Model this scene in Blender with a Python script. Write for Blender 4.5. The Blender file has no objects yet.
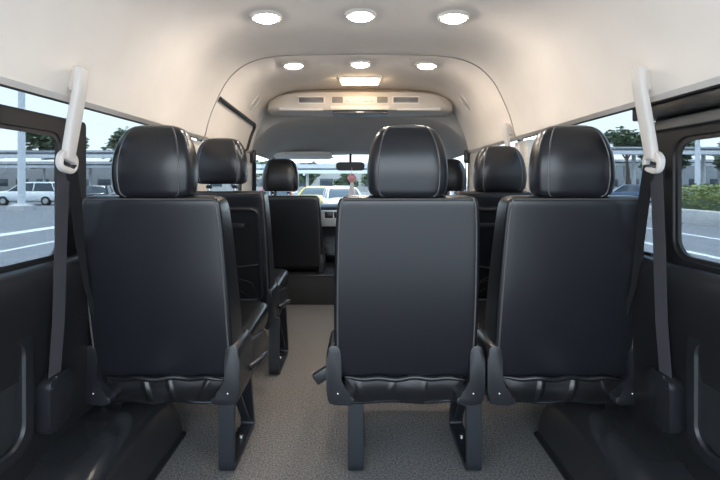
import bpy, bmesh, math, random
from mathutils import Vector, Matrix
random.seed(7)
C = bpy.context.scene.collection
PI = math.pi
EYE = 0.97

# ------------------------------------------------------------------ helpers
def link(name, bm, mat, parent=None, smooth=True, loc=None, angle=40):
    me = bpy.data.meshes.new(name)
    bmesh.ops.recalc_face_normals(bm, faces=bm.faces[:])
    bm.to_mesh(me); bm.free()
    o = bpy.data.objects.new(name, me); C.objects.link(o)
    if mat: me.materials.append(mat)
    if smooth:
        for p in me.polygons: p.use_smooth = True
        try: me.set_sharp_from_angle(angle=math.radians(angle))
        except Exception: pass
    if parent: o.parent = parent
    if loc: o.location = loc
    return o

def tag(o, label, cat, group=None, kind=None):
    o['label'] = label; o['category'] = cat
    if group: o['group'] = group
    if kind: o['kind'] = kind
    return o

def thing(name, label, cat, loc=(0, 0, 0), rz=0, group=None, kind=None):
    o = bpy.data.objects.new(name, None); C.objects.link(o)
    o.empty_display_size = .1
    o.location = loc; o.rotation_euler = (0, 0, rz)
    return tag(o, label, cat, group, kind)

def struct(o, label=None, cat=None):
    o['kind'] = 'structure'
    if label: o['label'] = label
    if cat: o['category'] = cat
    return o

def rings(bm, rs, cap=True, closed=True):
    vs = [[bm.verts.new(p) for p in r] for r in rs]
    n = len(rs[0])
    for a, b in zip(vs, vs[1:]):
        for i in range(n if closed else n - 1):
            j = (i + 1) % n
            try: bm.faces.new((a[i], a[j], b[j], b[i]))
            except ValueError: pass
    if cap:
        bm.faces.new(vs[0][::-1]); bm.faces.new(vs[-1])
    return vs

def sup(hw, hd, e, n=48):
    out = []
    for k in range(n):
        a = 2 * PI * k / n
        c, s = math.cos(a), math.sin(a)
        out.append((math.copysign(abs(c) ** (2 / e), c) * hw, math.copysign(abs(s) ** (2 / e), s) * hd))
    return out

def rr(hw, hh, r, n=6):
    r = min(r, hw - 1e-4, hh - 1e-4)
    out = []
    for i, (sx, sy) in enumerate(((1, 1), (-1, 1), (-1, -1), (1, -1))):
        for j in range(n + 1):
            a = (i + j / n) * PI / 2
            out.append((sx * (hw - r) + r * math.cos(a), sy * (hh - r) + r * math.sin(a)))
    return out

def keys(tab, t):
    """smooth interpolation through rows of tab (first column is the key)"""
    for i in range(len(tab) - 1):
        if t <= tab[i + 1][0] or i == len(tab) - 2:
            a, b = tab[i], tab[i + 1]
            p = tab[i - 1] if i > 0 else a
            q = tab[i + 2] if i + 2 < len(tab) else b
            h = b[0] - a[0]; u = max(0, min(1, (t - a[0]) / h))
            res = []
            for k in range(1, len(a)):
                ma = (b[k] - p[k]) / (b[0] - p[0]) * h
                mb = (q[k] - a[k]) / (q[0] - a[0]) * h
                d = b[k] - a[k]
                if d == 0: ma = mb = 0
                else:
                    ma = d * max(0, min(3, ma / d)); mb = d * max(0, min(3, mb / d))
                u2, u3 = u * u, u * u * u
                res.append((2 * u3 - 3 * u2 + 1) * a[k] + (u3 - 2 * u2 + u) * ma + (-2 * u3 + 3 * u2) * b[k] + (u3 - u2) * mb)
            return res

def box(bm, c, s, bevel=0, seg=2, rot=None):
    r = bmesh.ops.create_cube(bm, size=1)
    vs = r['verts']
    for v in vs: v.co = Vector((v.co.x * s[0], v.co.y * s[1], v.co.z * s[2]))
    if bevel:
        es = list({e for v in vs for e in v.link_edges})
        rb = bmesh.ops.bevel(bm, geom=es, offset=bevel, segments=seg, profile=.6, affect='EDGES')
        vs = list({v for f in rb['faces'] for v in f.verts} | {v for v in vs if v.is_valid})
    for v in vs:
        if rot: v.co = rot @ v.co
        v.co += Vector(c)
    return vs

def boxo(name, c, s, mat, parent=None, bevel=.004, rot=None, seg=2):
    bm = bmesh.new(); box(bm, c, s, bevel, seg, rot)
    return link(name, bm, mat, parent)

def tube(bm, path, r, n=8, cap=True):
    path = [Vector(p) for p in path]
    rs = []
    up = Vector((0.123, .2, 1)).normalized()
    for i, p in enumerate(path):
        d = (path[min(i + 1, len(path) - 1)] - path[max(i - 1, 0)]).normalized()
        a = d.cross(up)
        if a.length < 1e-3: a = d.cross(Vector((1, 0, 0)))
        a.normalize(); b = d.cross(a).normalized()
        rad = r[i] if isinstance(r, (list, tuple)) else r
        rs.append([p + (a * math.cos(2 * PI * k / n) + b * math.sin(2 * PI * k / n)) * rad for k in range(n)])
    rings(bm, rs, cap)

def tubeo(name, path, r, mat, parent=None, n=8):
    bm = bmesh.new(); tube(bm, path, r, n)
    return link(name, bm, mat, parent)

def extr(bm, pts, axis, a, b, bevel=0):
    """polygon pts in the plane normal to axis, solid between a and b"""
    def P(u, v, w):
        return {'x': (w, u, v), 'y': (u, w, v), 'z': (u, v, w)}[axis]
    n0 = len(bm.verts)
    A = [bm.verts.new(P(u, v, a)) for u, v in pts]
    B = [bm.verts.new(P(u, v, b)) for u, v in pts]
    n = len(pts)
    fa = bm.faces.new(A[::-1]); fb = bm.faces.new(B)
    for i in range(n): bm.faces.new((A[i], A[(i + 1) % n], B[(i + 1) % n], B[i]))
    if bevel:
        es = list(set(fa.edges) | set(fb.edges))
        bmesh.ops.bevel(bm, geom=es, offset=bevel, segments=2, profile=.6, affect='EDGES')

def extro(name, pts, axis, a, b, mat, parent=None, bevel=0, angle=40):
    bm = bmesh.new(); extr(bm, pts, axis, a, b, bevel)
    return link(name, bm, mat, parent, angle=angle)

def ribbon(bm, path, wdir, w, t):
    """flat band of width w along wdir and thickness t following path"""
    path = [Vector(p) for p in path]; wd = Vector(wdir).normalized()
    rs = []
    for i, p in enumerate(path):
        d = (path[min(i + 1, len(path) - 1)] - path[max(i - 1, 0)]).normalized()
        nrm = d.cross(wd).normalized()
        ww = w[i] if isinstance(w, (list, tuple)) else w
        rs.append([p + wd * (sx * ww / 2) + nrm * (st * t / 2) for sx, st in ((-1, -1), (1, -1), (1, 1), (-1, 1))])
    rings(bm, rs)

def ribbono(name, path, wdir, w, t, mat, parent=None, bevel=0):
    bm = bmesh.new(); ribbon(bm, path, wdir, w, t)
    o = link(name, bm, mat, parent, angle=50)
    if bevel:
        m = o.modifiers.new('b', 'BEVEL'); m.width = bevel; m.segments = 2; m.limit_method = 'ANGLE'
    return o

def ringframe(name, outer, inner, axis, a, b, mat, parent=None):
    """frame between two loops of equal length, solid between a and b"""
    bm = bmesh.new()
    def P(u, v, w): return {'x': (w, u, v), 'y': (u, w, v), 'z': (u, v, w)}[axis]
    rs = [[P(u, v, a) for u, v in outer], [P(u, v, b) for u, v in outer],
          [P(u, v, b) for u, v in inner], [P(u, v, a) for u, v in inner], [P(u, v, a) for u, v in outer]]
    vs = [[bm.verts.new(p) for p in r] for r in rs[:-1]]; vs.append(vs[0])
    n = len(outer)
    for p, q in zip(vs, vs[1:]):
        for i in range(n): bm.faces.new((p[i], p[(i + 1) % n], q[(i + 1) % n], q[i]))
    return link(name, bm, mat, parent)

def shift(pts, cx, cy): return [(x + cx, y + cy) for x, y in pts]

def resample(pts, n):
    L = [0]
    for p, q in zip(pts, pts[1:]): L.append(L[-1] + math.dist(p, q))
    out = []
    for k in range(n):
        t = L[-1] * k / (n - 1); i = 0
        while i < len(L) - 2 and L[i + 1] < t: i += 1
        u = (t - L[i]) / (L[i + 1] - L[i])
        out.append(tuple(a + (b - a) * u for a, b in zip(pts[i], pts[i + 1])))
    return out

def smoothpts(pts, it=2):
    for _ in range(it):
        q = [pts[0]]
        for a, b in zip(pts, pts[1:]):
            q.append(tuple(.75 * x + .25 * y for x, y in zip(a, b)))
            q.append(tuple(.25 * x + .75 * y for x, y in zip(a, b)))
        q.append(pts[-1]); pts = q
    return pts

# ------------------------------------------------------------------ materials
def mat(name, col, rough=.5, metal=0, spec=.5, noise=None, bump=None, emit=None, sheen=0, coat=0):
    """noise=(scale, second colour), bump=(scale, strength, distance)"""
    m = bpy.data.materials.new(name); m.use_nodes = True
    nt = m.node_tree; b = nt.nodes['Principled BSDF']
    b.inputs['Base Color'].default_value = (*col, 1)
    b.inputs['Roughness'].default_value = rough
    b.inputs['Metallic'].default_value = metal
    b.inputs['Specular IOR Level'].default_value = spec
    b.inputs['Sheen Weight'].default_value = sheen
    b.inputs['Coat Weight'].default_value = coat
    tc = nt.nodes.new('ShaderNodeTexCoord')
    if noise:
        n = nt.nodes.new('ShaderNodeTexNoise'); n.inputs['Scale'].default_value = noise[0]; n.inputs['Detail'].default_value = 4
        r = nt.nodes.new('ShaderNodeValToRGB')
        r.color_ramp.elements[0].position = .35; r.color_ramp.elements[1].position = .68
        r.color_ramp.elements[0].color = (*col, 1); r.color_ramp.elements[1].color = (*noise[1], 1)
        nt.links.new(tc.outputs['Object'], n.inputs['Vector'])
        nt.links.new(n.outputs['Fac'], r.inputs['Fac']); nt.links.new(r.outputs['Color'], b.inputs['Base Color'])
    if bump:
        n = nt.nodes.new('ShaderNodeTexNoise'); n.inputs['Scale'].default_value = bump[0]; n.inputs['Detail'].default_value = 3
        k = nt.nodes.new('ShaderNodeBump'); k.inputs['Strength'].default_value = bump[1]; k.inputs['Distance'].default_value = bump[2]
        nt.links.new(tc.outputs['Object'], n.inputs['Vector'])
        nt.links.new(n.outputs['Fac'], k.inputs['Height']); nt.links.new(k.outputs['Normal'], b.inputs['Normal'])
    if emit:
        b.inputs['Emission Color'].default_value = (*emit[0], 1); b.inputs['Emission Strength'].default_value = emit[1]
    return m

def glassmat(name, tint, refl=.05):
    m = bpy.data.materials.new(name); m.use_nodes = True
    nt = m.node_tree; nt.nodes.clear()
    o = nt.nodes.new('ShaderNodeOutputMaterial'); t = nt.nodes.new('ShaderNodeBsdfTransparent'); g = nt.nodes.new('ShaderNodeBsdfGlossy')
    x = nt.nodes.new('ShaderNodeMixShader')
    t.inputs['Color'].default_value = (*tint, 1); g.inputs['Roughness'].default_value = .02
    x.inputs['Fac'].default_value = refl
    nt.links.new(t.outputs[0], x.inputs[1]); nt.links.new(g.outputs[0], x.inputs[2]); nt.links.new(x.outputs[0], o.inputs['Surface'])
    return m

LEATHER = mat('black_leatherette', (.0095, .010, .0125), .28, spec=.5, bump=(260, .12, .0008))
LEATHER2 = mat('black_leatherette_worn', (.008, .008, .009), .25, spec=.5, bump=(40, .15, .002))
PIPING = mat('leather_piping', (.075, .07, .066), .35)
PLASTIC = mat('black_plastic', (.014, .0145, .017), .32, bump=(420, .1, .0005))
PLASTIC_D = mat('dark_trim_plastic', (.013, .013, .014), .32, bump=(300, .1, .0005))
ARCH = mat('wheel_arch_plastic', (.019, .019, .020), .22, bump=(240, .06, .0006))
STEEL = mat('painted_steel', (.013, .015, .019), .4)
CHROME = mat('bright_metal', (.6, .6, .6), .25, metal=1)
HEADLINER = mat('headliner_fabric', (.80, .725, .65), .9, spec=.1, noise=(5, (.84, .765, .69)), bump=(500, .12, .0008))
BEIGE = mat('beige_plastic', (.66, .61, .55), .5)
BEIGE_L = mat('pale_plastic', (.62, .575, .53), .5)
WEB = mat('belt_webbing', (.034, .032, .036), .8, bump=(600, .3, .001))
WEB_D = mat('belt_webbing_dark', (.006, .006, .007), .7, bump=(600, .3, .001))
CARPET = mat('carpet', (.03, .029, .03), .95, spec=.05, noise=(150, (.36, .325, .29)), bump=(420, .4, .004))
for n_ in CARPET.node_tree.nodes:
    if n_.type == 'TEX_NOISE' and n_.inputs['Scale'].default_value == 150: n_.inputs['Detail'].default_value = 5; n_.inputs['Roughness'].default_value = .82
RUBBER = mat('seal_rubber', (.014, .013, .0125), .5)
FRAME = mat('window_frame_plastic', (.009, .009, .010), .36)
RAIL = mat('window_rail', (.16, .145, .13), .5)
GROOVE = mat('seam_groove', (.30, .26, .23), .9)
GLASS_T = glassmat('privacy_glass', (.43, .455, .47))
GLASS_F = glassmat('clear_glass', (.64, .67, .68))
LAMP = mat('lamp_diffuser', (.9, .9, .88), .4, emit=((1, .91, .81), 68))
DOME = mat('dome_diffuser', (.9, .85, .75), .4, emit=((1, .74, .44), 9))
SILVER = mat('silver_trim', (.45, .44, .42), .35, metal=.3)
MIRROR = mat('mirror_glass', (.02, .02, .022), .3, spec=.15)

# ------------------------------------------------------------------ ground + asphalt with painted lines
def asphalt():
    m = mat('asphalt', (.175, .183, .193), .85, noise=(2.2, (.215, .222, .23)), bump=(30, .3, .01))
    nt = m.node_tree; b = nt.nodes['Principled BSDF']
    src = b.inputs['Base Color'].links[0].from_socket
    g = nt.nodes.new('ShaderNodeNewGeometry'); s = nt.nodes.new('ShaderNodeSeparateXYZ')
    nt.links.new(g.outputs['Position'], s.inputs[0])
    prev = src
    for x0, w in ((-8.5, .09), (-11.2, .28), (10.35, .09), (7.75, .10), (14.9 - 20, .0)):
        if w == 0: continue
        c = nt.nodes.new('ShaderNodeMath'); c.operation = 'COMPARE'
        c.inputs[1].default_value = x0; c.inputs[2].default_value = w
        nt.links.new(s.outputs['X'], c.inputs[0])
        mx = nt.nodes.new('ShaderNodeMix'); mx.data_type = 'RGBA'
        nt.links.new(c.outputs[0], mx.inputs[0]); nt.links.new(prev, mx.inputs[6])
        mx.inputs[7].default_value = (.75, .76, .75, 1)
        prev = mx.outputs[2]
    nt.links.new(prev, b.inputs['Base Color'])
    return m
bm = bmesh.new()
bmesh.ops.create_grid(bm, x_segments=1, y_segments=1, size=160)
g = link('ground', bm, asphalt(), smooth=False, loc=(0, 60, -.65)); struct(g, 'grey blue asphalt car park with painted white lines around the van', 'ground')

bm = bmesh.new(); box(bm, (0, -20, -.655), (90, 40.6, .03))  # unseen pale slab added behind the van to bounce daylight onto the ceiling
struct(link('ground_bounce_apron', bm, mat('bounce_concrete', (.25, .245, .24), .9, noise=(3, (.28, .275, .27)), bump=(30, .3, .01)), smooth=False), 'unseen pale apron added behind the van to bounce light inside', 'ground')
# ------------------------------------------------------------------ van shell
def mir(pts): return pts + [(-x, z) for x, z in pts[::-1] if abs(x) > 1e-6]
half = [(-.815, 1.192), (-.802, 1.194), (-.793, 1.21), (-.785, 1.25), (-.772, 1.30), (-.753, 1.35), (-.722, 1.42),
        (-.688, 1.485), (-.640, 1.54), (-.575, 1.585), (-.49, 1.612), (-.38, 1.623), (-.2, 1.628), (0, 1.63)]
prof = resample(smoothpts(mir(half), 2), 81)
outer_half = [(-.90, 1.272), (-.89, 1.32), (-.86, 1.41), (-.80, 1.52), (-.70, 1.62), (-.55, 1.675), (-.3, 1.69), (0, 1.695)]
outp = resample(mir(outer_half), 81)

def headliner(name, y0, y1, label):
    bm = bmesh.new()
    ys = [y0 + (y1 - y0) * k / 8 for k in range(9)]
    inner = [[(x, y, z) for x, z in prof] for y in ys]
    out = [[(x, y, z) for x, z in outp] for y in ys]
    loop = lambda k: inner[k] + out[k][::-1]
    rings(bm, [loop(k) for k in range(9)])
    o = link(name, bm, HEADLINER, angle=35)
    return struct(o, label, 'ceiling')
headliner('ceiling', .32, 2.246, 'beige headliner over the rear seats with three downlights')
headliner('ceiling_front', 2.254, 3.22, 'beige headliner ahead of the seam above the second row')
# thin seam between the two headliners
bm = bmesh.new()
seamp = [(x * .999, 2.25, z - .0006) for x, z in prof]
tube(bm, seamp, .0032, 6)
struct(link('trim_1', bm, GROOVE), 'thin arched seam line across the headliner', 'trim')

# cab roof and the bulkhead arch in front of the high roof
cab0 = [(-.81, 1.19), (-.80, 1.24), (-.755, 1.31), (-.68, 1.37), (-.58, 1.41), (-.45, 1.432), (-.2, 1.44), (0, 1.442)]
cab1 = [(-.86, 1.19), (-.845, 1.20), (-.80, 1.213), (-.72, 1.222), (-.58, 1.23), (-.45, 1.234), (-.2, 1.238), (0, 1.24)]
c0 = resample(smoothpts(mir(cab0), 2), 81); c1 = resample(smoothpts(mir(cab1), 2), 81)
bl = lambda A, B, t: [(a[0] + (b[0] - a[0]) * t, a[1] + (b[1] - a[1]) * t) for a, b in zip(A, B)]
seq = [(prof, 3.224), (bl(prof, c0, .12), 3.245), (bl(prof, c0, .5), 3.262), (bl(prof, c0, .86), 3.275), (c0, 3.31)]
for k in range(1, 7): seq.append((bl(c0, c1, (k / 6) ** 1.1), 3.31 + .93 * k / 6))
bm = bmesh.new()
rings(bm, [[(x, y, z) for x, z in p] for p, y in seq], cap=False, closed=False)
o = link('ceiling_cab', bm, mat('cab_headliner', (.40, .375, .345), .9, spec=.1, noise=(5, (.43, .40, .37)), bump=(500, .12, .0008))); struct(o, 'low headliner of the cab behind the windscreen', 'ceiling')  # greyer than the main headliner; the cab's shade is put into this colour
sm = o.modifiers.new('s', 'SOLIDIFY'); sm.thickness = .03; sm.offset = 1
bm = bmesh.new()
rings(bm, [[(x, y, z + .06) for x, z in p] for p, y in [(outp, 3.22), (bl(outp, c1, .6), 3.6), (c1, 4.26)]], cap=False, closed=False)
o = link('ceiling_shell', bm, PLASTIC_D); struct(o)

# floor
bm = bmesh.new(); box(bm, (0, 2.4, -.03), (1.9, 4.2, .06))
o = link('floor', bm, CARPET, smooth=False); struct(o, 'grey brown carpet floor of the van', 'floor')

# side walls below the windows
wp = [(-.96, .735), (-.879, .750), (-.862, .744), (-.845, .724), (-.836, .690), (-.838, .63), (-.852, .54), (-.862, .46), (-.866, .30), (-.87, 0.0), (-.96, 0.0)]
wp = wp[:1] + smoothpts(wp[1:9], 2) + wp[9:]
for s, side in ((-1, 'left'), (1, 'right')):
    bm = bmesh.new()
    pts = [(x * (-s), z) for x, z in wp]
    extr(bm, pts, 'y', .32, 4.45)
    w = link('wall_' + side, bm, PLASTIC_D, angle=30)
    struct(w, 'black plastic trim panel below the %s windows' % side, 'wall')
    # moulded oval-cornered recess at the tail end of the panel
    cy, cz, hy, hz = .93, .445, .215, .165
    o1 = shift(rr(hy, hz, .06), cy, cz); i1 = shift(rr(hy - .036, hz - .036, .045), cy, cz)
    ringframe('panel_rim', o1, i1, 'x', s * .872, s * .846, PLASTIC, w).modifiers.new('b', 'BEVEL').width = .006
    extro('panel_inset', i1, 'x', s * .872, s * .860, mat('panel_fabric', (.018, .0185, .02), .6, bump=(200, .4, .002)), w, bevel=.004)
    cy = 2.0
    o1 = shift(rr(.3, .15, .06), cy, .43); i1 = shift(rr(.28, .13, .045), cy, .43)
    ringframe('panel_rim', o1, i1, 'x', s * .872, s * .85, PLASTIC, w)

# front wall of the cab (behind the dashboard)
bm = bmesh.new(); box(bm, (0, 4.49, .36), (1.9, .06, .74)); struct(link('wall_front', bm, PLASTIC_D, smooth=False))

# window glass
def pane(name, x, y0, y1, z0, z1, m, parent):
    bm = bmesh.new(); box(bm, (x, (y0 + y1) / 2, (z0 + z1) / 2), (.005, y1 - y0, z1 - z0))
    return link(name, bm, m, parent, smooth=False)
def window(n, label):
    o = bpy.data.objects.new('window_%d' % n, None); C.objects.link(o); o.empty_display_size = .1
    return struct(o, label, 'window')
# left: one long pane, sliding window frame inside it
w1 = window(1, 'left rear side window with dark sliding frame')
pane('glass', -.892, .36, 2.18, .73, 1.285, GLASS_T, w1)
o1 = shift(rr(.535, .2145, .012), .88, .9495); i1 = shift(rr(.1225, .181, .035), 1.1675, .934)
ringframe('sliding_frame', o1, i1, 'x', -.888, -.878, FRAME, w1).modifiers.new('b', 'BEVEL').width = .004
ringframe('glass_gasket', shift(rr(.1225, .181, .035), 1.1675, .934), shift(rr(.113, .171, .03), 1.1675, .934), 'x', -.889, -.881, RUBBER, w1)
boxo('glass_edge', (-.885, 1.8, .748), (.012, .74, .02), RUBBER, w1, .003)
# right
w2 = window(2, 'right rear side window with rounded dark frame')
pane('glass', .892, .36, 1.30, .73, 1.285, GLASS_T, w2)
o1 = shift(rr(.475, .215, .012), .832, .945); i1 = shift(rr(.43, .165, .055), .796, .928)
ringframe('sliding_frame', o1, i1, 'x', .888, .874, FRAME, w2).modifiers.new('b', 'BEVEL').width = .005
ringframe('glass_gasket', i1, shift(rr(.42, .155, .048), .796, .928), 'x', .889, .879, RUBBER, w2)
boxo('upper_rail', (.868, .83, 1.135), (.02, .95, .026), RAIL, w2, .004)
boxo('header_strip', (.856, .84, 1.180), (.07, .98, .05), FRAME, w2, .006)
boxo('latch', (.862, 1.262, 1.0), (.012, .016, .03), PLASTIC, w2, .003)
w3 = window(3, 'right side window beside the rear seat')
pane('glass', .892, 1.30, 2.18, .73, 1.285, GLASS_T, w3)
boxo('glass_edge', (.885, 1.75, .748), (.012, .84, .02), RUBBER, w3, .003)
# thin black edge below both headliners
for s, side in ((-1, 'left'), (1, 'right')):
    bm = bmesh.new(); tube(bm, [(s * .814, .33, 1.192), (s * .814, 2.2, 1.192)], .0035, 6)
    o = link('trim_%d' % (2 if s < 0 else 3), bm, RUBBER); struct(o, 'thin black edge under the %s headliner' % side, 'trim')
# unseen raised tailgate, added to cut the sky light on the rear floor
d2 = bpy.data.objects.new('tailgate_sky_blocker', None); C.objects.link(d2); struct(d2, 'unseen tailgate added above the open back to block sky light', 'door')
boxo('sky_blocker_panel', (0, -.42, 1.80), (1.72, 1.45, .05), PLASTIC_D, d2, .02, rot=Matrix.Rotation(math.radians(-6), 3, 'X'))
# centre pillars (beige upper, dark lower) and openings ahead of them
for s, side, n in ((-1, 'left', 4), (1, 'right', 5)):
    w = window(n, 'side window ahead of the second row on the %s' % side)
    pane('glass', s * .892, 2.40, 3.10, .73, 1.25, GLASS_F, w)
    ringframe('glass_gasket', shift(rr(.36, .25, .06), 2.75, .985), shift(rr(.335, .225, .05), 2.75, .985), 'x', s * .89, s * .872, RUBBER, w)
    bm = bmesh.new()
    pts = [(2.16, .735), (2.42, .735), (2.40, .95), (2.38, 1.19), (2.2, 1.19), (2.18, .95)]
    extr(bm, pts, 'x', s * .90, s * .835, .012)
    o = link('trim_%d' % (6 if s < 0 else 7), bm, BEIGE); struct(o, 'beige centre pillar on the %s side' % side, 'trim')
    bm = bmesh.new()
    pts = [(3.08, .735), (3.42, .735), (3.37, 1.22), (3.12, 1.22)]
    extr(bm, pts, 'x', s * .90, s * .825, .012)
    o = link('trim_%d' % (8 if s < 0 else 9), bm, BEIGE); struct(o, 'beige pillar behind the %s cab seat' % side, 'trim')
    wf = window(6 if s < 0 else 7, '%s cab door window' % side)
    pane('glass', s * .892, 3.38, 4.30, .73, 1.24, GLASS_F, wf)
    boxo('glass_edge', (s * .885, 3.85, .745), (.02, .9, .03), RUBBER, wf, .003)
    bm = bmesh.new()
    tube(bm, [(s * .875, 4.47, .74), (s * .865, 4.38, .95), (s * .85, 4.25, 1.22)], .035, 10)
    o = link('trim_%d' % (10 if s < 0 else 11), bm, PLASTIC_D); struct(o, 'dark windscreen pillar on the %s' % side, 'trim')
# windscreen
wq = window(8, 'bright windscreen at the front of the van')
bm = bmesh.new()
R_ = []
for t in (0, .25, .5, .75, 1):
    z = .74 + .5 * t; yb = 4.47 - .22 * t
    R_.append([(x, yb + .05 * (1 - (x / .87) ** 2), z) for x in [-.87 + 1.74 * k / 12 for k in range(13)]])
rings(bm, R_, cap=False, closed=False)
o = link('glass', bm, GLASS_F, wq); m = o.modifiers.new('s', 'SOLIDIFY'); m.thickness = .005

# sliding door weather strip on the left, inside the high roof
def onprof(z, inset=.004):
    ps = [p for p in prof if p[0] <= 0]
    for a, b in zip(ps, ps[1:]):
        if a[1] <= z <= b[1]:
            u = (z - a[1]) / (b[1] - a[1]); return a[0] + (b[0] - a[0]) * u + inset
    return ps[0][0] + inset
path = []
for t in range(9):
    y = 2.27 + (3.06 - 2.27) * t / 8; z = 1.405 - .028 * t / 8; path.append((onprof(z), y, z))
for t in range(1, 5):
    a = t / 4 * PI / 2; z = 1.377 - .035 * (1 - math.cos(a)); y = 3.06 + .035 * math.sin(a); path.append((onprof(z), y, z))
for t in range(1, 7):
    z = 1.342 - (1.342 - 1.19) * t / 6; path.append((onprof(z), 3.095 - .02 * t / 6, z))
path += [(-.815, 3.07, 1.15), (-.835, 3.06, .95), (-.84, 3.05, .74)]
d1 = bpy.data.objects.new('door_1', None); C.objects.link(d1); struct(d1, 'left sliding door outlined by a dark rubber seal', 'door')
tubeo('door_seal', path, .013, RUBBER, d1, 10)

# wheel arch covers
def arch(s, label):
    bm = bmesh.new(); R = []
    N = 28
    for k in range(N + 1):
        y = 1.03 + (1.70 - 1.03) * (.5 - .5 * math.cos(PI * k / N))
        u = (y - 1.42) / (.39 if y < 1.42 else .285)
        h = .236 * max(0, 1 - abs(u) ** 2.7) ** (1 / 2.7) + .004
        hw = .095 + 0.0
        rad = min(.085, h * .9)
        xi = .685 if h > .1 else .685 + (.1 - h) * .15
        ring = [(.885, 0), (.885, h + .004)]
        ring += [(xi + rad + .03, h)]
        for j in range(9):
            a = PI / 2 + j / 8 * (PI / 2)
            ring.append((xi + rad + rad * math.cos(a), h - rad + rad * math.sin(a)))
        ring += [(xi - .004, .012), (xi - .016, .008), (xi - .016, 0)]
        R.append([(s * x, y, z) for x, z in ring])
    rings(bm, R)
    o = link('wheel_arch_cover', bm, ARCH, angle=50)
    return tag(o, label, 'wheel arch', 'wheel arch covers beside the rear seats')
arch(-1, 'glossy black moulded wheel arch cover on the floor at lower left')
arch(1, 'glossy black moulded wheel arch cover on the floor at lower right')

# ------------------------------------------------------------------ seats
def headrest(root, cx, cy, z0, sc=1.0):
    tab = [(0, .098, .040), (.006, .110, .047), (.02, .118, .052), (.07, .122, .056), (.12, .118, .055), (.16, .108, .051), (.19, .094, .045), (.207, .078, .036), (.216, .056, .024), (.219, .03, .012)]
    zs = [.219 * (1 - math.cos(PI * k / 30)) / 2 for k in range(31)]
    R = []
    for z in zs:
        hw, hd = keys(tab, z)
        yc = cy + .012 * (z / .22) - .01 * math.sin(PI * z / .22)
        R.append([(cx + x * sc, yc + y * sc, z0 + z * sc) for x, y in sup(hw, hd, 3.6, 60)])
    bm = bmesh.new(); rings(bm, R)
    o = link('headrest', bm, LEATHER, root, angle=70)
    ia, ib = 39, 51                     # rear seam lines
    p = [Vector(r[ia]) for r in R[1:27]]; q = [Vector(r[ib]) for r in R[1:27]]
    top = [Vector(R[26][i]) for i in range(ia + 1, ib)]
    tubeo('seam_piping', p + top + q[::-1], .0024, PIPING, o, 6)
    for sx in (-1, 1):
        tubeo('post', [(cx + sx * .062, cy + .01, z0 - .05), (cx + sx * .062, cy + .01, z0 + .03)], .0065, CHROME, o, 10)
        boxo('post_collar', (cx + sx * .062, cy + .01, z0 - .013), (.026, .022, .016), PLASTIC, o, .004)
    return o

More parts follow.
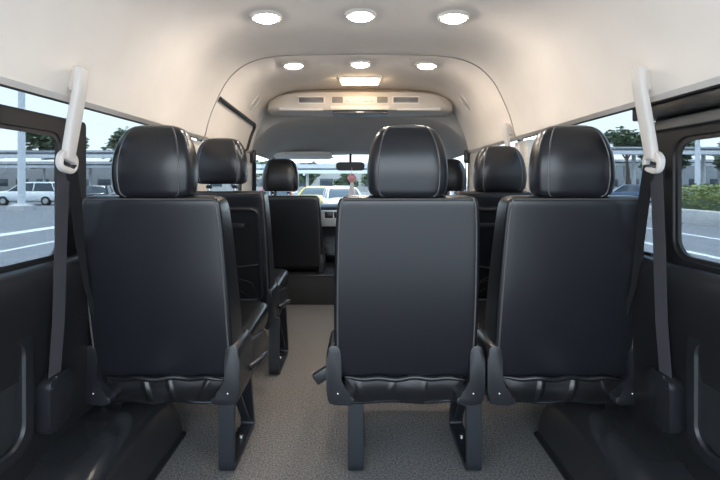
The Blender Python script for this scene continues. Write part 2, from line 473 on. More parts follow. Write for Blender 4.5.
def seat(name, label, group, x, y, z=0, legs=(), shell=False, hw=.222, head_x=0.0, outboard=0, lever=0, buckle=0, skirt=True, headz=.929, lean=.135, clen=.505, hs=1.0):
    root = thing(name, label, 'seat', (x, y, z), 0, group)
    Y = lambda zz: -lean * (zz - .30) / .635          # leaning rear plane
    w = hw / .222
    tab = [(.335, .198, .045), (.343, .209, .058), (.36, .217, .066), (.45, .217, .070), (.60, .216, .066), (.78, .211, .058), (.88, .206, .052), (.912, .201, .048), (.926, .192, .040), (.932, .172, .02)]
    R = []
    for k in range(37):
        t = k / 36; zz = .335 + (.932 - .335) * (.5 - .5 * math.cos(PI * t))
        a, hd = keys(tab, zz)
        R.append([(px * w, Y(zz) + .066 + py, zz) for px, py in sup(a, hd, 16, 72)])
    bm = bmesh.new(); rings(bm, R)
    back = link('backrest', bm, LEATHER, root, angle=60)
    ia, ib = 46, 62
    pa = [Vector(r[ia]) for r in R[2:34]]; pb = [Vector(r[ib]) for r in R[2:34]]
    top = [Vector(R[33][i]) for i in range(ia + 1, ib)]
    tubeo('seam_piping', pa + top + pb[::-1], .0028, PIPING, back, 6)
    headrest(root, head_x, Y(.95) + .062, headz, hs)
    # cushion
    tab = [(0, .17, .03), (.012, .195, .05), (.05, .212, .056), (.40, .216, .060), (.47, .214, .056), (.495, .195, .045), (.505, .165, .025)]
    R = []
    for k in range(25):
        t = .505 * (.5 - .5 * math.cos(PI * k / 24)); a, hh = keys(tab, t)
        zc = .362 + .03 * t / .5
        R.append([(px * w, .07 + t * clen / .505, zc + pz) for px, pz in sup(a, hh, 5, 48)])
    bm = bmesh.new(); rings(bm, R)
    link('cushion', bm, LEATHER2, root, angle=60)
    # pan below the cushion
    boxo('seat_pan', (0, .06 + clen * .42, .31 if clen > .4 else .345), (.40 * w, clen * .83, .055), PLASTIC_D, root, .012)
    if skirt and not shell:
        bm = bmesh.new(); nx, nz = 110, 16
        V = []
        r0 = random.Random(int(x * 1000) + 5)
        folds = [(-.13 + .052 * k + r0.uniform(-.018, .018), r0.choice((-1, 1)) * r0.uniform(.1, .8), r0.uniform(.003, .007)) for k in range(6) if k % 2 == int(abs(x) * 100) % 2]
        for j in range(nz + 1):
            row = []; v = j / nz
            for i in range(nx + 1):
                u = -1 + 2 * i / nx
                X = u * .185 * w; Z = .345 - .087 * v + .004 * math.sin(u * 7 + x * 20) * v
                d = .006 * math.sin(PI * min(1, v * 1.1)) * (1 - u ** 8) + .003 * math.sin(u * 6 + x * 9) * v
                for c, sl, a in folds:
                    q = (X - c - sl * (v - .5) * .06) / .0065
                    d += a * math.exp(-q * q) * math.sin(PI * v)
                row.append(bm.verts.new((X, .012 - d, Z)))
            V.append(row)
        for j in range(nz):
            for i in range(nx): bm.faces.new((V[j][i], V[j][i + 1], V[j + 1][i + 1], V[j + 1][i]))
        sk = link('back_skirt', bm, LEATHER2, root, angle=70)
        m = sk.modifiers.new('s', 'SOLIDIFY'); m.thickness = .008; m.offset = -1
        tubeo('hem', [(u * .19 * w, .008 + .002 * math.sin(u * 9), .258 + .003 * math.sin(u * 7 + x * 20)) for u in [-1 + k / 12 for k in range(25)]], .005, LEATHER2, sk, 8)
        # loose fold at the foot of the backrest
        tubeo('fold', [(u * .185 * w, -.012 + .004 * math.sin(u * 5), .343 + .003 * math.sin(u * 11)) for u in [-1 + k / 12 for k in range(25)]],
              [.003 + .006 * (1 - abs(-1 + k / 12) ** 6) for k in range(25)], LEATHER2, back, 10)
    # recliner covers
    for sx in (-1, 1):
        e = hw + .012
        if clen < .4: pts = [(e - .03, .46), (e, .44), (e, .32), (e - .04, .31), (e - .05, .33), (e - .035, .38)]
        elif shell: pts = [(e - .03, .46), (e, .44), (e, .27), (e - .04, .25), (e - .05, .30), (e - .035, .36)]
        else: pts = [(e - .040, .430), (e - .034, .452), (e - .012, .458), (e + .004, .445), (e + .008, .40), (e + .006, .290), (e - .006, .266), (e - .075, .266), (e - .084, .276), (e - .082, .290), (e - .055, .308), (e - .042, .330), (e - .041, .39)]
        pts = smoothpts(pts + pts[:1], 1)[:-1]
        pts = [(sx * a, b) for a, b in pts]
        c = extro('recliner_cover', pts, 'y', -.036, .13, PLASTIC, root, .006)
        bm = bmesh.new(); bmesh.ops.create_uvsphere(bm, u_segments=12, v_segments=8, radius=.0042)
        link('bolt', bm, CHROME, c, loc=(sx * (e - .03), -.036, .305))
        # side bracket to the cushion
        extro('side_bracket', [(.08, .27), (.10, .38), (.16, .40), (.40, .36), (.46, .31), (.42, .275)], 'x', sx * (e - .022), sx * (e - .004), PLASTIC, root, .004) if clen > .4 else None
    if lever:
        e = lever * (hw + .016)
        tubeo('recliner_lever', [(e, .10, .33), (e + lever * .02, .12, .34), (e + lever * .03, .20, .335), (e + lever * .03, .25, .325)], [.012, .012, .011, .007], PLASTIC, root, 10)
    for lx in legs:
        pth = smoothpts([(lx, .055, .29), (lx, .045, .06), (lx, .045, .011), (lx, .09, .011), (lx, .27, .011), (lx, .325, .011), (lx, .315, .06), (lx, .25, .29)], 2)
        ribbono('leg', pth, (1, 0, 0), .052, .018, STEEL, root, .004)
        ribbono('leg_brace', [(lx, .10, .29), (lx, .29, .05)], (1, 0, 0), .03, .012, STEEL, root, .003)
        bm = bmesh.new(); bmesh.ops.create_cone(bm, segments=12, radius1=.010, radius2=.008, depth=.012, cap_ends=True)
        link('foot_bolt', bm, CHROME, root, loc=(lx - .0, .22, .025))
    if outboard:
        ex = outboard * .19
        boxo('mounting_bracket', (ex, .09, .252), (.06, .12, .03), PLASTIC, root, .003)
        tubeo('mounting_bolt', [(ex + outboard * .02, .02, .25), (ex + outboard * .02, .02, .272)], .009, CHROME, root, 8)
    if buckle:
        o = tubeo('buckle_stalk', [(buckle * (hw + .005), .03, .33), (buckle * (hw + .02), .0, .35)], .009, WEB_D, root)
        rot = Matrix.Rotation(buckle * math.radians(32), 3, 'Y')
        boxo('buckle', (buckle * (hw + .03), -.015, .357), (.062, .026, .036), PLASTIC_D, root, .006, rot=rot @ Matrix.Identity(3))
    if shell:
        # plastic back shell with frame, grab handle and net pocket, leaning with the back
        M = Matrix.Rotation(math.atan2(lean, .635), 4, 'X')
        def onback(o): o.matrix_local = Matrix.Translation((0, -.002, .30)) @ M; return o
        fo = shift(rr(.165, .235, .04), 0, .335); fi = shift(rr(.150, .22, .03), 0, .335)
        f = onback(ringframe('back_shell', fo, fi, 'y', -.022, .012, PLASTIC, root)); f.modifiers.new('b', 'BEVEL').width = .004
        pn = onback(extro('shell_panel', fi, 'y', -.008, .01, PLASTIC_D, root))
        h = boxo('grab_handle', (0, -.032, .49), (.20, .026, .024), PLASTIC, root, .008); onback(h)
        bm = bmesh.new()
        for k in range(8):
            a = -.14 + .28 * k / 7
            tube(bm, [(a, -.014, .12), (a * .4 + .06 * math.sin(k * 2), -.022, .20), (-a, -.014, .29)], .0022, 5)
        tube(bm, [(-.15, -.014, .29), (0, -.024, .275), (.15, -.014, .29)], .005, 6)
        onback(link('net_pocket', bm, WEB_D, root))
    return root

SG = 'rear row seats nearest the camera'
seat('passenger_seat', 'black leather rear seat alone on the left of the aisle', SG, -.630, 1.425, legs=(.185,), outboard=-1, lever=1, head_x=.006, hw=.230)
seat('passenger_seat', 'black leather rear seat right of the aisle, with a buckle hanging at its side', SG, .144, 1.425, legs=(-.158, .236), buckle=-1, hw=.232)
seat('passenger_seat', 'black leather rear seat at right beside the right window', SG, .650, 1.425, outboard=1, hw=.228, head_x=-.005)
SG = 'second row seats with shell backs'
seat('passenger_seat', 'black seat ahead of the left rear seat, net pocket and handle on its back', SG, -.632, 2.17, legs=(.20,), shell=True, hw=.20, lever=1, head_x=-.027, headz=.965)
seat('passenger_seat', 'black seat ahead of the right rear seat, its back seen between the two rear seats', SG, .632, 2.17, legs=(-.19,), shell=True, hw=.20, head_x=.03)
SG = 'cab seats'
seat('front_passenger_seat', 'wide black front passenger seat beyond the aisle, on the raised step', SG, -.575, 3.55, z=-.06, clen=.36, hw=.275, head_x=-.055, headz=.965, hs=1.18, skirt=False, lean=.11)
seat('driver_seat', 'black driver seat behind the centre headrest, at the front right', SG, .60, 3.55, z=-.06, clen=.36, hw=.25, head_x=.10, headz=.965, hs=1.18, skirt=False, lean=.11)

# ------------------------------------------------------------------ seat belts
def belt(s, y, label, full=True):
    root = thing('seat_belt', label, 'seat belt', (s * .80, y, 0), 0, 'seat belts with pale pillar covers')
    X = lambda x: s * (x - .80)
    # long pale cover: attached to the headliner, reaching down to the loop
    pth = smoothpts([(X(.752), -.002, 1.282), (X(.750), -.002, 1.24), (X(.764), 0, 1.17), (X(.782), .006, 1.09), (X(.792), .008, 1.035)], 2)
    n = len(pth)
    bm = bmesh.new(); R = []
    for i, p in enumerate(pth):
        t = i / (n - 1); hw = .018 + .003 * math.sin(PI * t); hd = .0115
        if i == 0: hw *= .7; hd *= .6
        R.append([(p[0] + b_, p[1] + a_, p[2]) for a_, b_ in sup(hw, hd, 4, 24)])
    rings(bm, R); link('belt_guide_cover', bm, BEIGE_L, root, angle=60)
    boxo('cover_back', (X(.772), .018, 1.25), (.035, .03, .06), BEIGE, root, .008)
    # loop with slot
    lz = 1.027
    o1 = rr(.036, .030, .027, 8); i1 = rr(.024, .008, .004, 8)
    o = ringframe('belt_loop', o1, shift(i1, 0, -.006), 'x', -.008, .010, BEIGE_L, root)
    o.modifiers.new('b', 'BEVEL').width = .003
    o.location = (X(.792), .004, lz); o.rotation_euler = (math.radians(-14 * s * -1), 0, 0)
    ribbono('pin', [(X(.792) , -.02, lz - .012), (X(.792), .028, lz - .012)], (0, 0, 1), .005, .016, CHROME, root)
    if full:
        ribbono('webbing', [(X(.797), .0, 1.022), (X(.806), .0, .80), (X(.815), .005, .6), (X(.838), .02, .425)], (-s * .22, .97, 0), .037, .002, WEB, root)
        ribbono('lap_webbing', [(X(.786), .01, 1.020), (X(.80), .055, .92), (X(.818), .10, .80), (X(.824), .14, .66), (X(.832), .22, .50), (X(.846), .36, .30)], (-s * .2, .97, 0), [.038, .038, .03, .02, .02, .02], .002, WEB_D, root)
        # retractor cover
        bm = bmesh.new()
        extr(bm, shift([(a + .10 * b * 0, b + .12 * a) for a, b in rr(.046, .076, .026)], .03, .372), 'x', X(.868), X(.822), .014)
        link('retractor_cover', bm, PLASTIC, root, angle=35)
    else:
        ribbono('webbing', [(X(.800), .0, 1.022), (X(.815), .0, .80), (X(.828), .0, .74)], (-s * .55, .83, 0), .046, .002, WEB, root)
    return root
belt(-1, 1.185, 'grey seat belt hanging from a pale cover at the left rear window')
belt(1, 1.185, 'grey seat belt hanging from a pale cover at the right rear window')
belt(1, 2.28, 'far seat belt on the beige pillar beside the second row at right', full=False)

# ------------------------------------------------------------------ ceiling lamps
def zceil(x):
    for a, b in zip(prof, prof[1:]):
        if a[0] <= x <= b[0]: return a[1] + (b[1] - a[1]) * (x - a[0]) / (b[0] - a[0])
def lamp(x, y, label, grp):
    z = zceil(x) - .001
    sl = math.atan2(zceil(x + .04) - zceil(x - .04), .08)
    root = thing('ceiling_downlight', label, 'ceiling light', (x, y, z), 0, grp); root.rotation_euler = (0, -sl, 0)
    bm = bmesh.new(); R = []
    for r, h in ((.062, .002), (.062, -.004), (.057, -.010), (.047, -.010), (.044, -.004)):
        R.append([(r * math.cos(2 * PI * k / 40), r * math.sin(2 * PI * k / 40), h) for k in range(40)])
    rings(bm, R, cap=False); link('bezel', bm, BEIGE_L, root)
    bm = bmesh.new(); R = []
    for r, h in ((.045, -.004), (.044, -.010), (.040, -.0145), (.030, -.0175), (.016, -.019), (.002, -.0195)):
        R.append([(r * math.cos(2 * PI * k / 40), r * math.sin(2 * PI * k / 40), h) for k in range(40)])
    rings(bm, R); link('diffuser', bm, LAMP, root)
for x, w in ((-.366, 'leftmost'), (0.002, 'middle one'), (.366, 'rightmost')):
    lamp(x, 1.72, 'round white downlight in the ceiling, %s of the row nearest the camera' % w, 'near ceiling downlights')
    lamp(x, 2.42, 'small round downlight beyond the ceiling seam, %s of the far row' % w, 'far ceiling downlights')
root = thing('dome_lamp', 'glowing warm rectangular dome lamp in the front of the ceiling', 'ceiling light', (0, 2.78, 1.628))
boxo('lamp_base', (0, 0, -.004), (.27, .13, .012), BEIGE_L, root, .004)
boxo('diffuser', (0, 0, -.019), (.235, .10, .022), DOME, root, .008)

# ------------------------------------------------------------------ roof air console + screen
root = thing('roof_console', 'beige overhead air console with vents, across the front of the high roof', 'air console', (0, 3.06, 0))
bm = bmesh.new(); R = []
for k in range(25):
    x = -.64 * math.cos(PI * k / 24); e = max(0, 1 - (abs(x) / .641) ** 7) ** (1 / 4)
    e = max(e, .06)
    zt = zceil(x) + .004; zb = 1.462
    zb = zb + .0 * e
    d = .10 * e
    R.append([(x, .2, zt), (x, .06 - d * .3, zt), (x, .04 - d, zt - (zt - zb) * .25), (x, .02 - d, zt - (zt - zb) * .75), (x, .035 - d, zb + .006), (x, .06 - d, zb), (x, .2, zb)])
rings(bm, R); link('console_body', bm, mat('console_beige', (.52, .465, .405), .5), root, angle=50)
fy = -.079
def vent(x, w, dark, nm):
    f = ringframe(nm, rr(w / 2, .026, .006, 3), rr(w / 2 - .008, .018, .004, 3), 'y', -.006, .012, BEIGE_L, root)
    f.location = (x, fy, 1.532)
    boxo('vent_back', (0, .003, 0), (w - .02, .006, .034), PLASTIC_D if dark else RAIL, f, 0)
    for k in range(3): boxo('slat', (0, .002, -.011 + .011 * k), (w - .018, .008, .003), BEIGE if not dark else RAIL, f, 0)
    return f
vent(-.33, .185, True, 'air_vent'); vent(.31, .185, True, 'air_vent')
p = boxo('control_panel', (0, fy + .006, 1.532), (.23, .012, .048), BEIGE, root, .004)
for x in (-.145, .145): boxo('switch_panel', (x * 1.05, fy + .004, 1.534), (.07, .014, .04), RAIL, root, .004)
for x in (-.08, -.04, 0, .04, .08): boxo('button', (x, fy - .002, 1.532), (.028, .008, .018), BEIGE_L, p, .003)
for sx in (-1, 1): boxo('light_strip', (sx * .40, fy + .025, 1.474), (.30, .03, .022), BEIGE_L, root, .006)
root = thing('roof_screen', 'dark folded screen in a pale housing under the overhead air console', 'screen', (0, 3.02, 1.46))
boxo('housing', (0, .04, .02), (.40, .16, .028), BEIGE_L, root, .006)
boxo('screen_panel', (0, .05, -.010), (.375, .15, .02), PLASTIC_D, root, .006)
boxo('catch', (0, -.028, -.008), (.05, .01, .01), SILVER, root, .002)

# oval roof vents on the shoulder of the high roof
for s, nm in ((-1, 'left'), (1, 'right')):
    root = thing('roof_vent', 'small oval beige outlet on the %s shoulder of the front ceiling' % nm, 'vent', (s * .672, 2.85, 1.505), 0, 'oval outlets on the roof shoulders')
    root.rotation_euler = (0, s * math.radians(55), 0)
    ringframe('rim', rr(.075, .05, .049, 8), rr(.066, .041, .040, 8), 'z', -.008, .012, BEIGE_L, root)
    extro('grille', rr(.066, .041, .040, 8), 'z', -.003, .006, BEIGE, root)
    for k in range(5): boxo('slat', (-.04 + .02 * k, 0, 0), (.004, .06, .012), BEIGE_L, root, .001)

# ------------------------------------------------------------------ cab: engine step, dashboard, mirror, visors
bm = bmesh.new()
root = thing('engine_cover', 'dark carpeted step over the engine at the end of the aisle', 'step', (0, 3.5, 0))
boxo('step_body', (-.47, .28, .12), (.72, .56, .24), mat('step_carpet', (.012, .0115, .011), .7, bump=(300, .5, .003)), root, .012)
boxo('step_body', (.47, .28, .12), (.72, .56, .24), bpy.data.materials['step_carpet'], root, .012)
boxo('centre_cover', (0, .26, .13), (.212, .54, .26), mat('step_vinyl', (.06, .058, .056), .45), root, .02)
boxo('edge_strip', (-.47, .0, .232), (.70, .012, .012), PLASTIC, root, .003)
root = thing('centre_console', 'small grey console box on the engine step between the cab seats', 'console', (-.13, 3.93, .26))
boxo('console_body', (0, 0, .065), (.17, .22, .13), mat('console_grey', (.22, .21, .2), .45), root, .03, seg=4)
boxo('console_lid', (0, .0, .135), (.15, .2, .02), PLASTIC, root, .008)
root = thing('dashboard', 'dark dashboard with silver centre panel below the windscreen', 'dashboard', (0, 4.2, 0))
bm = bmesh.new()
pts = [(-.12, .30), (.24, .30), (.24, .76), (.0, .775), (-.07, .765), (-.13, .72), (-.15, .60), (-.10, .50)]
extr(bm, smoothpts(pts + pts[:1], 1)[:-1], 'x', -.84, .84, .01)
link('dash_body', bm, PLASTIC_D, root)
p = boxo('centre_panel', (-.16, -.145, .645), (.40, .04, .15), SILVER, root, .012)
for x in (-.285, -.20, -.09, .0): boxo('air_vent', (x, -.168, .678), (.075, .012, .055), PLASTIC_D, p, .006)
boxo('radio', (-.1, -.168, .61), (.2, .012, .045), PLASTIC, p, .005)
boxo('glove_box', (-.58, -.14, .52), (.36, .05, .14), PLASTIC, root, .02)
root = thing('rear_view_mirror', 'black interior mirror hanging at the top centre of the windscreen', 'mirror', (-.09, 4.08, 1.125))
bm = bmesh.new(); extr(bm, rr(.132, .04, .03, 8), 'y', -.014, .02, .008); link('housing', bm, PLASTIC_D, root)
bm = bmesh.new(); extr(bm, rr(.122, .032, .024, 8), 'y', -.017, -.012); link('mirror_glass', bm, MIRROR, root)
tubeo('stem', [(0, .02, .01), (0, .05, .05), (.0, .07, .115)], .013, PLASTIC_D, root, 10)
root = thing('hanging_ornament', 'pink and white ornament hanging below the interior mirror', 'ornament', (-.075, 4.05, 1.085))
tubeo('cord', [(0, 0, .03), (0, 0, -.03)], .003, mat('ornament_cord', (.7, .2, .2), .7), root, 6)
bm = bmesh.new(); R = []
for k in range(13):
    t = k / 12; r = .012 + .03 * math.sin(PI * min(1, t * 1.05)) ** .8
    R.append([(r * math.cos(a), r * .6 * math.sin(a), -.03 - .085 * t) for a in [2 * PI * q / 16 for q in range(16)]])
rings(bm, R); link('charm', bm, mat('ornament_pink', (.75, .35, .38), .6), root)
bm = bmesh.new()
for k in range(18):
    a = 2 * PI * k / 18
    tube(bm, [(.008 * math.cos(a), .008 * math.sin(a), -.112), (.02 * math.cos(a), .02 * math.sin(a), -.16), (.03 * math.cos(a), .02 * math.sin(a), -.235)], .0045, 5)
link('tassel', bm, mat('ornament_white', (.85, .8, .78), .7), root)
for s, nm in ((-1, 'left'), (1, 'right')):
    root = thing('sun_visor', 'pale grey sun visor folded up over the %s of the windscreen' % nm, 'sun visor', (s * .53, 4.08, 1.225), 0, 'sun visors above the windscreen')
    root.rotation_euler = (math.radians(-14), 0, 0)
    bm = bmesh.new(); extr(bm, rr(.27, .08, .04, 8), 'z', -.012, .012, .008); link('visor_panel', bm, BEIGE_L, root)
    tubeo('visor_rod', [(s * -.28, .07, .0), (s * .29, .07, .0)], .007, RAIL, root)
# dark cab belt columns on the pillars
for s, nm in ((-1, 'left'), (1, 'right')):
    root = thing('cab_seat_belt', 'dark seat belt and anchor on the pillar beside the %s cab seat' % nm, 'seat belt', (s * .80, 3.33, 0), 0, 'cab seat belts')
    boxo('anchor', (s * .012, 0, 1.17), (.045, .06, .10), PLASTIC_D, root, .012)
    ribbono('webbing', [(s * .0, 0, 1.13), (s * .005, .02, .9), (s * .01, .03, .76)], (.3, .95, 0), .05, .004, WEB_D, root)

# ------------------------------------------------------------------ outside
GZ = -.65
WHITE_P = mat('white_painted_steel', (.72, .74, .75), .5, noise=(1, (.78, .79, .79)))
CONC = mat('concrete', (.5, .49, .47), .9, noise=(3, (.58, .57, .55)))
PANEL = mat('solar_panel', (.09, .10, .11), .4, noise=(.6, (.12, .13, .145)))
TYRE = mat('tyre', (.02, .02, .02), .8)
CARGLASS = mat('car_glass', (.05, .065, .075), .08)
LENS = mat('car_lens', (.75, .75, .72), .15)
def leafmat(n, a, b): return mat(n, a, .7, noise=(6, b))
LEAF_D = leafmat('dark_leaves', (.10, .14, .08), (.18, .23, .13)); LEAF_Y = leafmat('hedge_leaves', (.14, .20, .05), (.35, .36, .14))
BARK = mat('bark', (.14, .10, .07), .9)

def car(name, label, x, y, rz, col, tall=0.0, L=4.4, cat='car', paint=None):
    root = thing(name, label, cat, (x, y, GZ), rz, 'parked cars outside')
    p = mat('paint_%d' % len(bpy.data.materials), col, .25, coat=.6)
    h = L / 4.4
    tab = [(-2.2, .70, .38, .72), (-2.1, .82, .32, .86), (-1.7, .88, .24, .93), (-.9, .90, .22, .95), (.6, .90, .22, .95), (1.2, .89, .24, .92), (1.9, .84, .30, .82), (2.12, .76, .36, .72), (2.2, .62, .42, .64)]
    R = []
    for k in range(41):
        t = -2.2 + 4.4 * k / 40; hw, zb, zt = keys(tab, t); zt += tall * .5
        R.append([(a, t * h, (zb + zt) / 2 + b) for a, b in sup(hw, (zt - zb) / 2, 4, 28)])
    bm = bmesh.new(); rings(bm, R); link('body', bm, p, root)
    z0 = .86 + tall * .5
    def cab(z, hw, ya, yb): return [(a, ((ya + yb) / 2 + b) * h, z) for a, b in rr(hw, (yb - ya) / 2, .18, 5)]
    bm = bmesh.new(); rings(bm, [cab(z0, .82, -1.95, 1.15), cab(z0 + .3, .74, -1.8, .75), cab(z0 + .5 + tall * .3, .67, -1.6, .35)])
    link('window_band', bm, CARGLASS, root)
    zt = z0 + .5 + tall * .3
    bm = bmesh.new(); rings(bm, [cab(zt - .03, .69, -1.64, .42), cab(zt + .04, .66, -1.58, .32), cab(zt + .07, .5, -1.3, .1)])
    link('roof', bm, p, root)
    for sx in (-1, 1):
        for ya, yb in ((1.1, .38), (-.5, -.52), (-1.9, -1.6)):
            tubeo('roof_pillar', [(sx * .82, ya * h, z0), (sx * .75, (ya * .45 + yb * .55) * h, z0 + .3), (sx * .675, yb * h, zt)], .035, p, root, 6)
        boxo('headlight', (sx * .55, 2.10 * h, .68 + tall * .4), (.3, .16, .13), LENS, root, .03)
        for yy in (-1.35, 1.35):
            bm = bmesh.new(); bmesh.ops.create_cone(bm, segments=24, radius1=.33, radius2=.33, depth=.22, cap_ends=True, matrix=Matrix.Rotation(PI / 2, 4, 'Y'))
            w = link('wheel', bm, TYRE, root, loc=(sx * .80, yy * h, .33))
            bm = bmesh.new(); bmesh.ops.create_cone(bm, segments=16, radius1=.2, radius2=.16, depth=.24, cap_ends=True, matrix=Matrix.Rotation(PI / 2, 4, 'Y'))
            link('hubcap', bm, SILVER, w)
    return root
car('parked_car', 'white car parked across the left rear window behind the pale post', -24.2, 32.6, PI / 2, (.85, .86, .86), .35, 5.0)
car('parked_car', 'black car parked further off, seen left of the left headrest', -20.5, 35, .3, (.03, .03, .035))
car('parked_car', 'dark blue car seen right of the right headrest', 22.5, 37, 1.2, (.05, .09, .16), .1)
car('parked_car', 'silver grey car by the right window near the far canopy', 28.5, 35, 1.5, (.3, .32, .35), .1)
car('parked_car', 'yellow car seen through the windscreen left of the mirror', -2.6, 27, 2.9, (.75, .55, .06))
car('parked_car', 'white car seen through the windscreen nearest the mirror', -.9, 22, 3.3, (.8, .82, .84))
car('parked_car', 'red car seen through the windscreen by the front passenger headrest', -4.6, 24, .2, (.5, .05, .05))
car('parked_car', 'blue car seen through the windscreen behind the white car', -1.5, 34, .1, (.08, .2, .5))

def post(name, label, x, y, r, h, base=True, cat='post', group=None, arm=0):
    root = thing(name, label, cat, (x, y, GZ), 0, group)
    tubeo('pole', [(0, 0, 0), (0, 0, h * .5), (0, 0, h)], [r, r * .95, r * .85], WHITE_P, root, 16)
    if base:
        bm = bmesh.new(); rings(bm, [[(a, b, z) for a, b in rr(q, q, .08, 3)] for z, q in ((-.05, r * 2.6), (.28, r * 2.5), (.4, r * 1.5))])
        link('footing', bm, CONC, root)
    if arm:
        tubeo('arm', [(0, 0, h - .1), (arm * .8, 0, h + .1), (arm * 1.6, 0, h + .12)], .06, WHITE_P, root)
        boxo('lantern', (arm * 2.0, 0, h + .1), (.7, .3, .12), SILVER, root, .03)
post('lamp_post', 'thick pale lamp post on a concrete footing outside the left rear window', -20.0, 26, .2, 8.2, arm=-1, cat='lamp post')
post('lamp_post', 'pale lamp post rising behind the hedge outside the right rear window', 23.4, 30.5, .17, 4.9, arm=1, cat='lamp post')

def canopy(label, x0, x1, y, h, depth=6.0, step=6.5, off=0.0):
    root = thing('solar_canopy', label, 'carport', (0, y, GZ), 0, 'solar carports outside')
    th = math.radians(6)
    bm = bmesh.new(); box(bm, ((x0 + x1) / 2, 0, h), (x1 - x0, depth, .16), 0, rot=None)
    for v in bm.verts: v.co.z += v.co.y * math.tan(th)
    link('panel_roof', bm, PANEL, root, smooth=False)
    for yy in (-depth * .48, 0, depth * .48):
        boxo('roof_beam', ((x0 + x1) / 2, yy, h - .28 + yy * math.tan(th)), (x1 - x0, .14, .34), WHITE_P, root, .01)
    x = x0 + 1 + off
    while x < x1:
        tubeo('post', [(x, 0, 0), (x, 0, h - .3)], .17, WHITE_P, root, 12)
        bm = bmesh.new(); box(bm, (x, 0, h - .5), (.22, depth * .95, .3), 0)
        for v in bm.verts: v.co.z += v.co.y * math.tan(th)
        link('cross_beam', bm, WHITE_P, root, smooth=False)
        x += step
    return root
canopy('long white framed solar carport outside the left windows', -56, -13, 43, 4.65)
canopy('second solar carport further behind the white car at left', -80, -22, 62, 4.4, off=2)
canopy('long white framed solar carport outside the right windows', 15, 58, 41, 4.85, off=3)
canopy('white framed carport seen through the windscreen behind the cars', -14, 8, 46, 3.3, off=1)
canopy('second solar carport further behind the hedge at right', 22, 84, 60, 4.6)

def leaves(bm, pts_fn, n, size, rnd):
    for _ in range(n):
        p = Vector(pts_fn(rnd)); s = size * rnd.uniform(.6, 1.3)
        q = Matrix.Rotation(rnd.uniform(0, 6.28), 3, 'Z') @ Matrix.Rotation(rnd.uniform(-1.3, 1.3), 3, 'X')
        vs = [bm.verts.new(p + q @ Vector(c) * s) for c in ((-.5, 0, 0), (0, -.28, .05), (.5, 0, 0), (0, .28, .05))]
        bm.faces.new(vs)
def tree(label, x, y, h, r, flat=.55, grp='trees outside'):
    root = thing('tree', label, 'tree', (x, y, GZ), 0, grp)
    rnd = random.Random(int(x * 10 + y * 7))
    tubeo('trunk', [(0, 0, -.1), (.1, 0, h * .35), (-.1, .1, h * .72)], [.28, .2, .12], BARK, root, 10)
    bm = bmesh.new()
    cl = [(rnd.uniform(-r * .7, r * .7), rnd.uniform(-r * .7, r * .7), h - r * flat * rnd.uniform(.3, 1.6), r * rnd.uniform(.3, .5)) for _ in range(11)]
    def f(rn):
        c = rn.choice(cl); d = Vector((rn.gauss(0, 1), rn.gauss(0, 1), rn.gauss(0, .7))).normalized() * c[3] * rn.uniform(.5, 1)
        return (c[0] + d.x, c[1] + d.y, c[2] + d.z)
    leaves(bm, f, 2600, .55, rnd)
    link('crown', bm, LEAF_D, root, smooth=False)
    for k in range(4):
        c = cl[k]; tubeo('branch', [(-.05, .05, h * .55), (c[0] * .6, c[1] * .6, (h * .6 + c[2]) / 2), (c[0], c[1], c[2])], [.12, .08, .04], BARK, root, 6)
tree('spreading green tree above the carport behind the white car', -36, 52, 8.2, 3.0)
tree('spreading green tree seen left of the left headrest', -29.5, 56, 8.0, 3.0)
tree('dark tree over the carport beside the right belt cover', 34, 56, 8.2, 2.8)
tree('round tree behind the lamp post at far right', 33, 47.5, 6.5, 2.6, .8)
tree('large leafy tree behind the hedge at the right edge', 43, 49, 7.2, 3.0, .9)
tree('tree seen through the windscreen left of the mirror', -8, 64, 4.4, 2.0, .8)
tree('low tree seen through the windscreen below the mirror', -2, 60, 3.4, 1.7, .8)
tree('green tree to the right of the interior mirror', 2.5, 66, 4.6, 2.2, .8)
tree('tree at the left of the windscreen behind the yellow car', -12.5, 58, 4.6, 2.2, .8)

# hedge behind a low concrete wall on the right
bm = bmesh.new(); box(bm, (13.3, 24, GZ + .24), (.5, 40, .62), .03)
tag(link('low_wall', bm, CONC), 'low pale concrete kerb wall under the hedge at right', 'wall')
hb = thing('hedge', 'yellow green flowering hedge growing above the low concrete wall at right', 'hedge', (14.4, 24, GZ))
bm = bmesh.new(); rnd = random.Random(3)
leaves(bm, lambda r: (r.uniform(-.8, 1.2), r.uniform(-19, -3.6), .5 + r.random() ** .6 * (.8 + .3 * math.sin(r.random() * 9))), 9000, .17, rnd)
link('hedge_leaves', bm, LEAF_Y, hb, smooth=False)
bm = bmesh.new(); box(bm, (.2, -11.3, .45), (1.3, 15, 1.0), .1); link('hedge_core', bm, LEAF_D, hb)

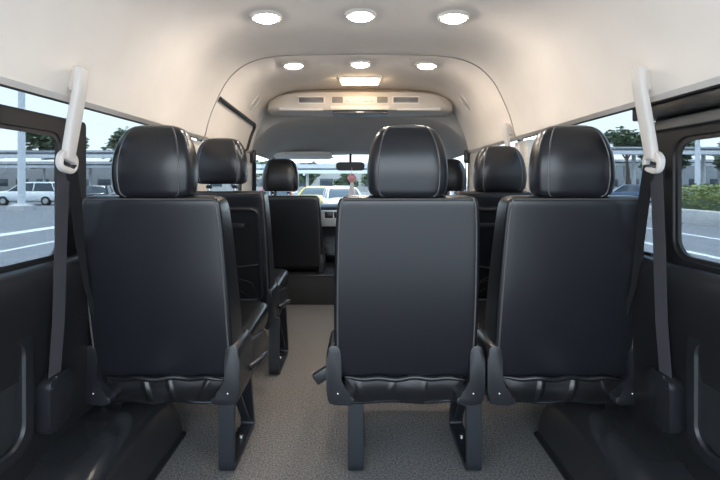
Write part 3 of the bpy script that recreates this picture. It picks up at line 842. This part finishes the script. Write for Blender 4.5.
def building(label, x, y, w, d, h, col, rows):
    root = thing('building', label, 'building', (x, y, GZ), 0, 'low buildings beyond the car park')
    boxo('walls', (0, 0, h / 2), (w, d, h), mat('render_%d' % int(x), col, .9, noise=(.4, tuple(c * .93 for c in col))), root, .02)
    boxo('roof_edge', (0, 0, h + .1), (w + .6, d + .6, .3), WHITE_P, root, .03)
    n = max(2, int(w / 4))
    for k in range(n):
        for r in range(rows):
            boxo('window', (-w / 2 + (k + .5) * w / n, -d / 2, 1.7 + r * 3), (w / n * .6, .12, 1.4), CARGLASS, root, .02)
building('long pale building beyond the left car park', -62, 92, 60, 12, 5.6, (.36, .35, .33), 1)
building('long low cream building ahead of the windscreen', -6, 84, 44, 10, 5.0, (.42, .40, .37), 1)
building('pale grey building behind the right carport', 66, 90, 56, 12, 5.4, (.35, .36, .36), 1)

# ------------------------------------------------------------------ light
w = bpy.data.worlds.new('World'); bpy.context.scene.world = w; w.use_nodes = True
nt = w.node_tree; bg = nt.nodes['Background']
tc = nt.nodes.new('ShaderNodeTexCoord'); sp = nt.nodes.new('ShaderNodeSeparateXYZ'); cr = nt.nodes.new('ShaderNodeValToRGB')
nt.links.new(tc.outputs['Generated'], sp.inputs[0]); nt.links.new(sp.outputs['Z'], cr.inputs['Fac'])
cr.color_ramp.elements[0].position = 0; cr.color_ramp.elements[0].color = (.90, .96, 1, 1)
cr.color_ramp.elements[1].position = .6; cr.color_ramp.elements[1].color = (.52, .73, 1, 1)
e = cr.color_ramp.elements.new(.15); e.color = (.80, .91, 1, 1)
nt.links.new(cr.outputs['Color'], bg.inputs['Color']); bg.inputs['Strength'].default_value = 3.0
sun = bpy.data.lights.new('sun', 'SUN'); sun.energy = 5; sun.angle = math.radians(6); sun.color = (1, .96, .9)
so = bpy.data.objects.new('sun', sun); C.objects.link(so); so.rotation_euler = (math.radians(4), math.radians(-6), 0)

# ------------------------------------------------------------------ camera
cam = bpy.data.cameras.new('camera'); co = bpy.data.objects.new('camera', cam); C.objects.link(co)
cam.sensor_width = 36; cam.lens = 440 / 720 * 36; cam.shift_y = -57 / 720
cam.clip_start = .05; cam.clip_end = 500
co.location = (0, 0, EYE); co.rotation_euler = (PI / 2, 0, 0)
S = bpy.context.scene; S.camera = co
S.view_settings.view_transform = 'Standard'; S.view_settings.look = 'None'; S.view_settings.gamma = 1
S.view_settings.use_curve_mapping = False
S.view_settings.exposure = 1.03
S.cycles.transparent_max_bounces = 24; S.cycles.max_bounces = 10; S.cycles.diffuse_bounces = 6
S.cycles.sample_clamp_indirect = 8
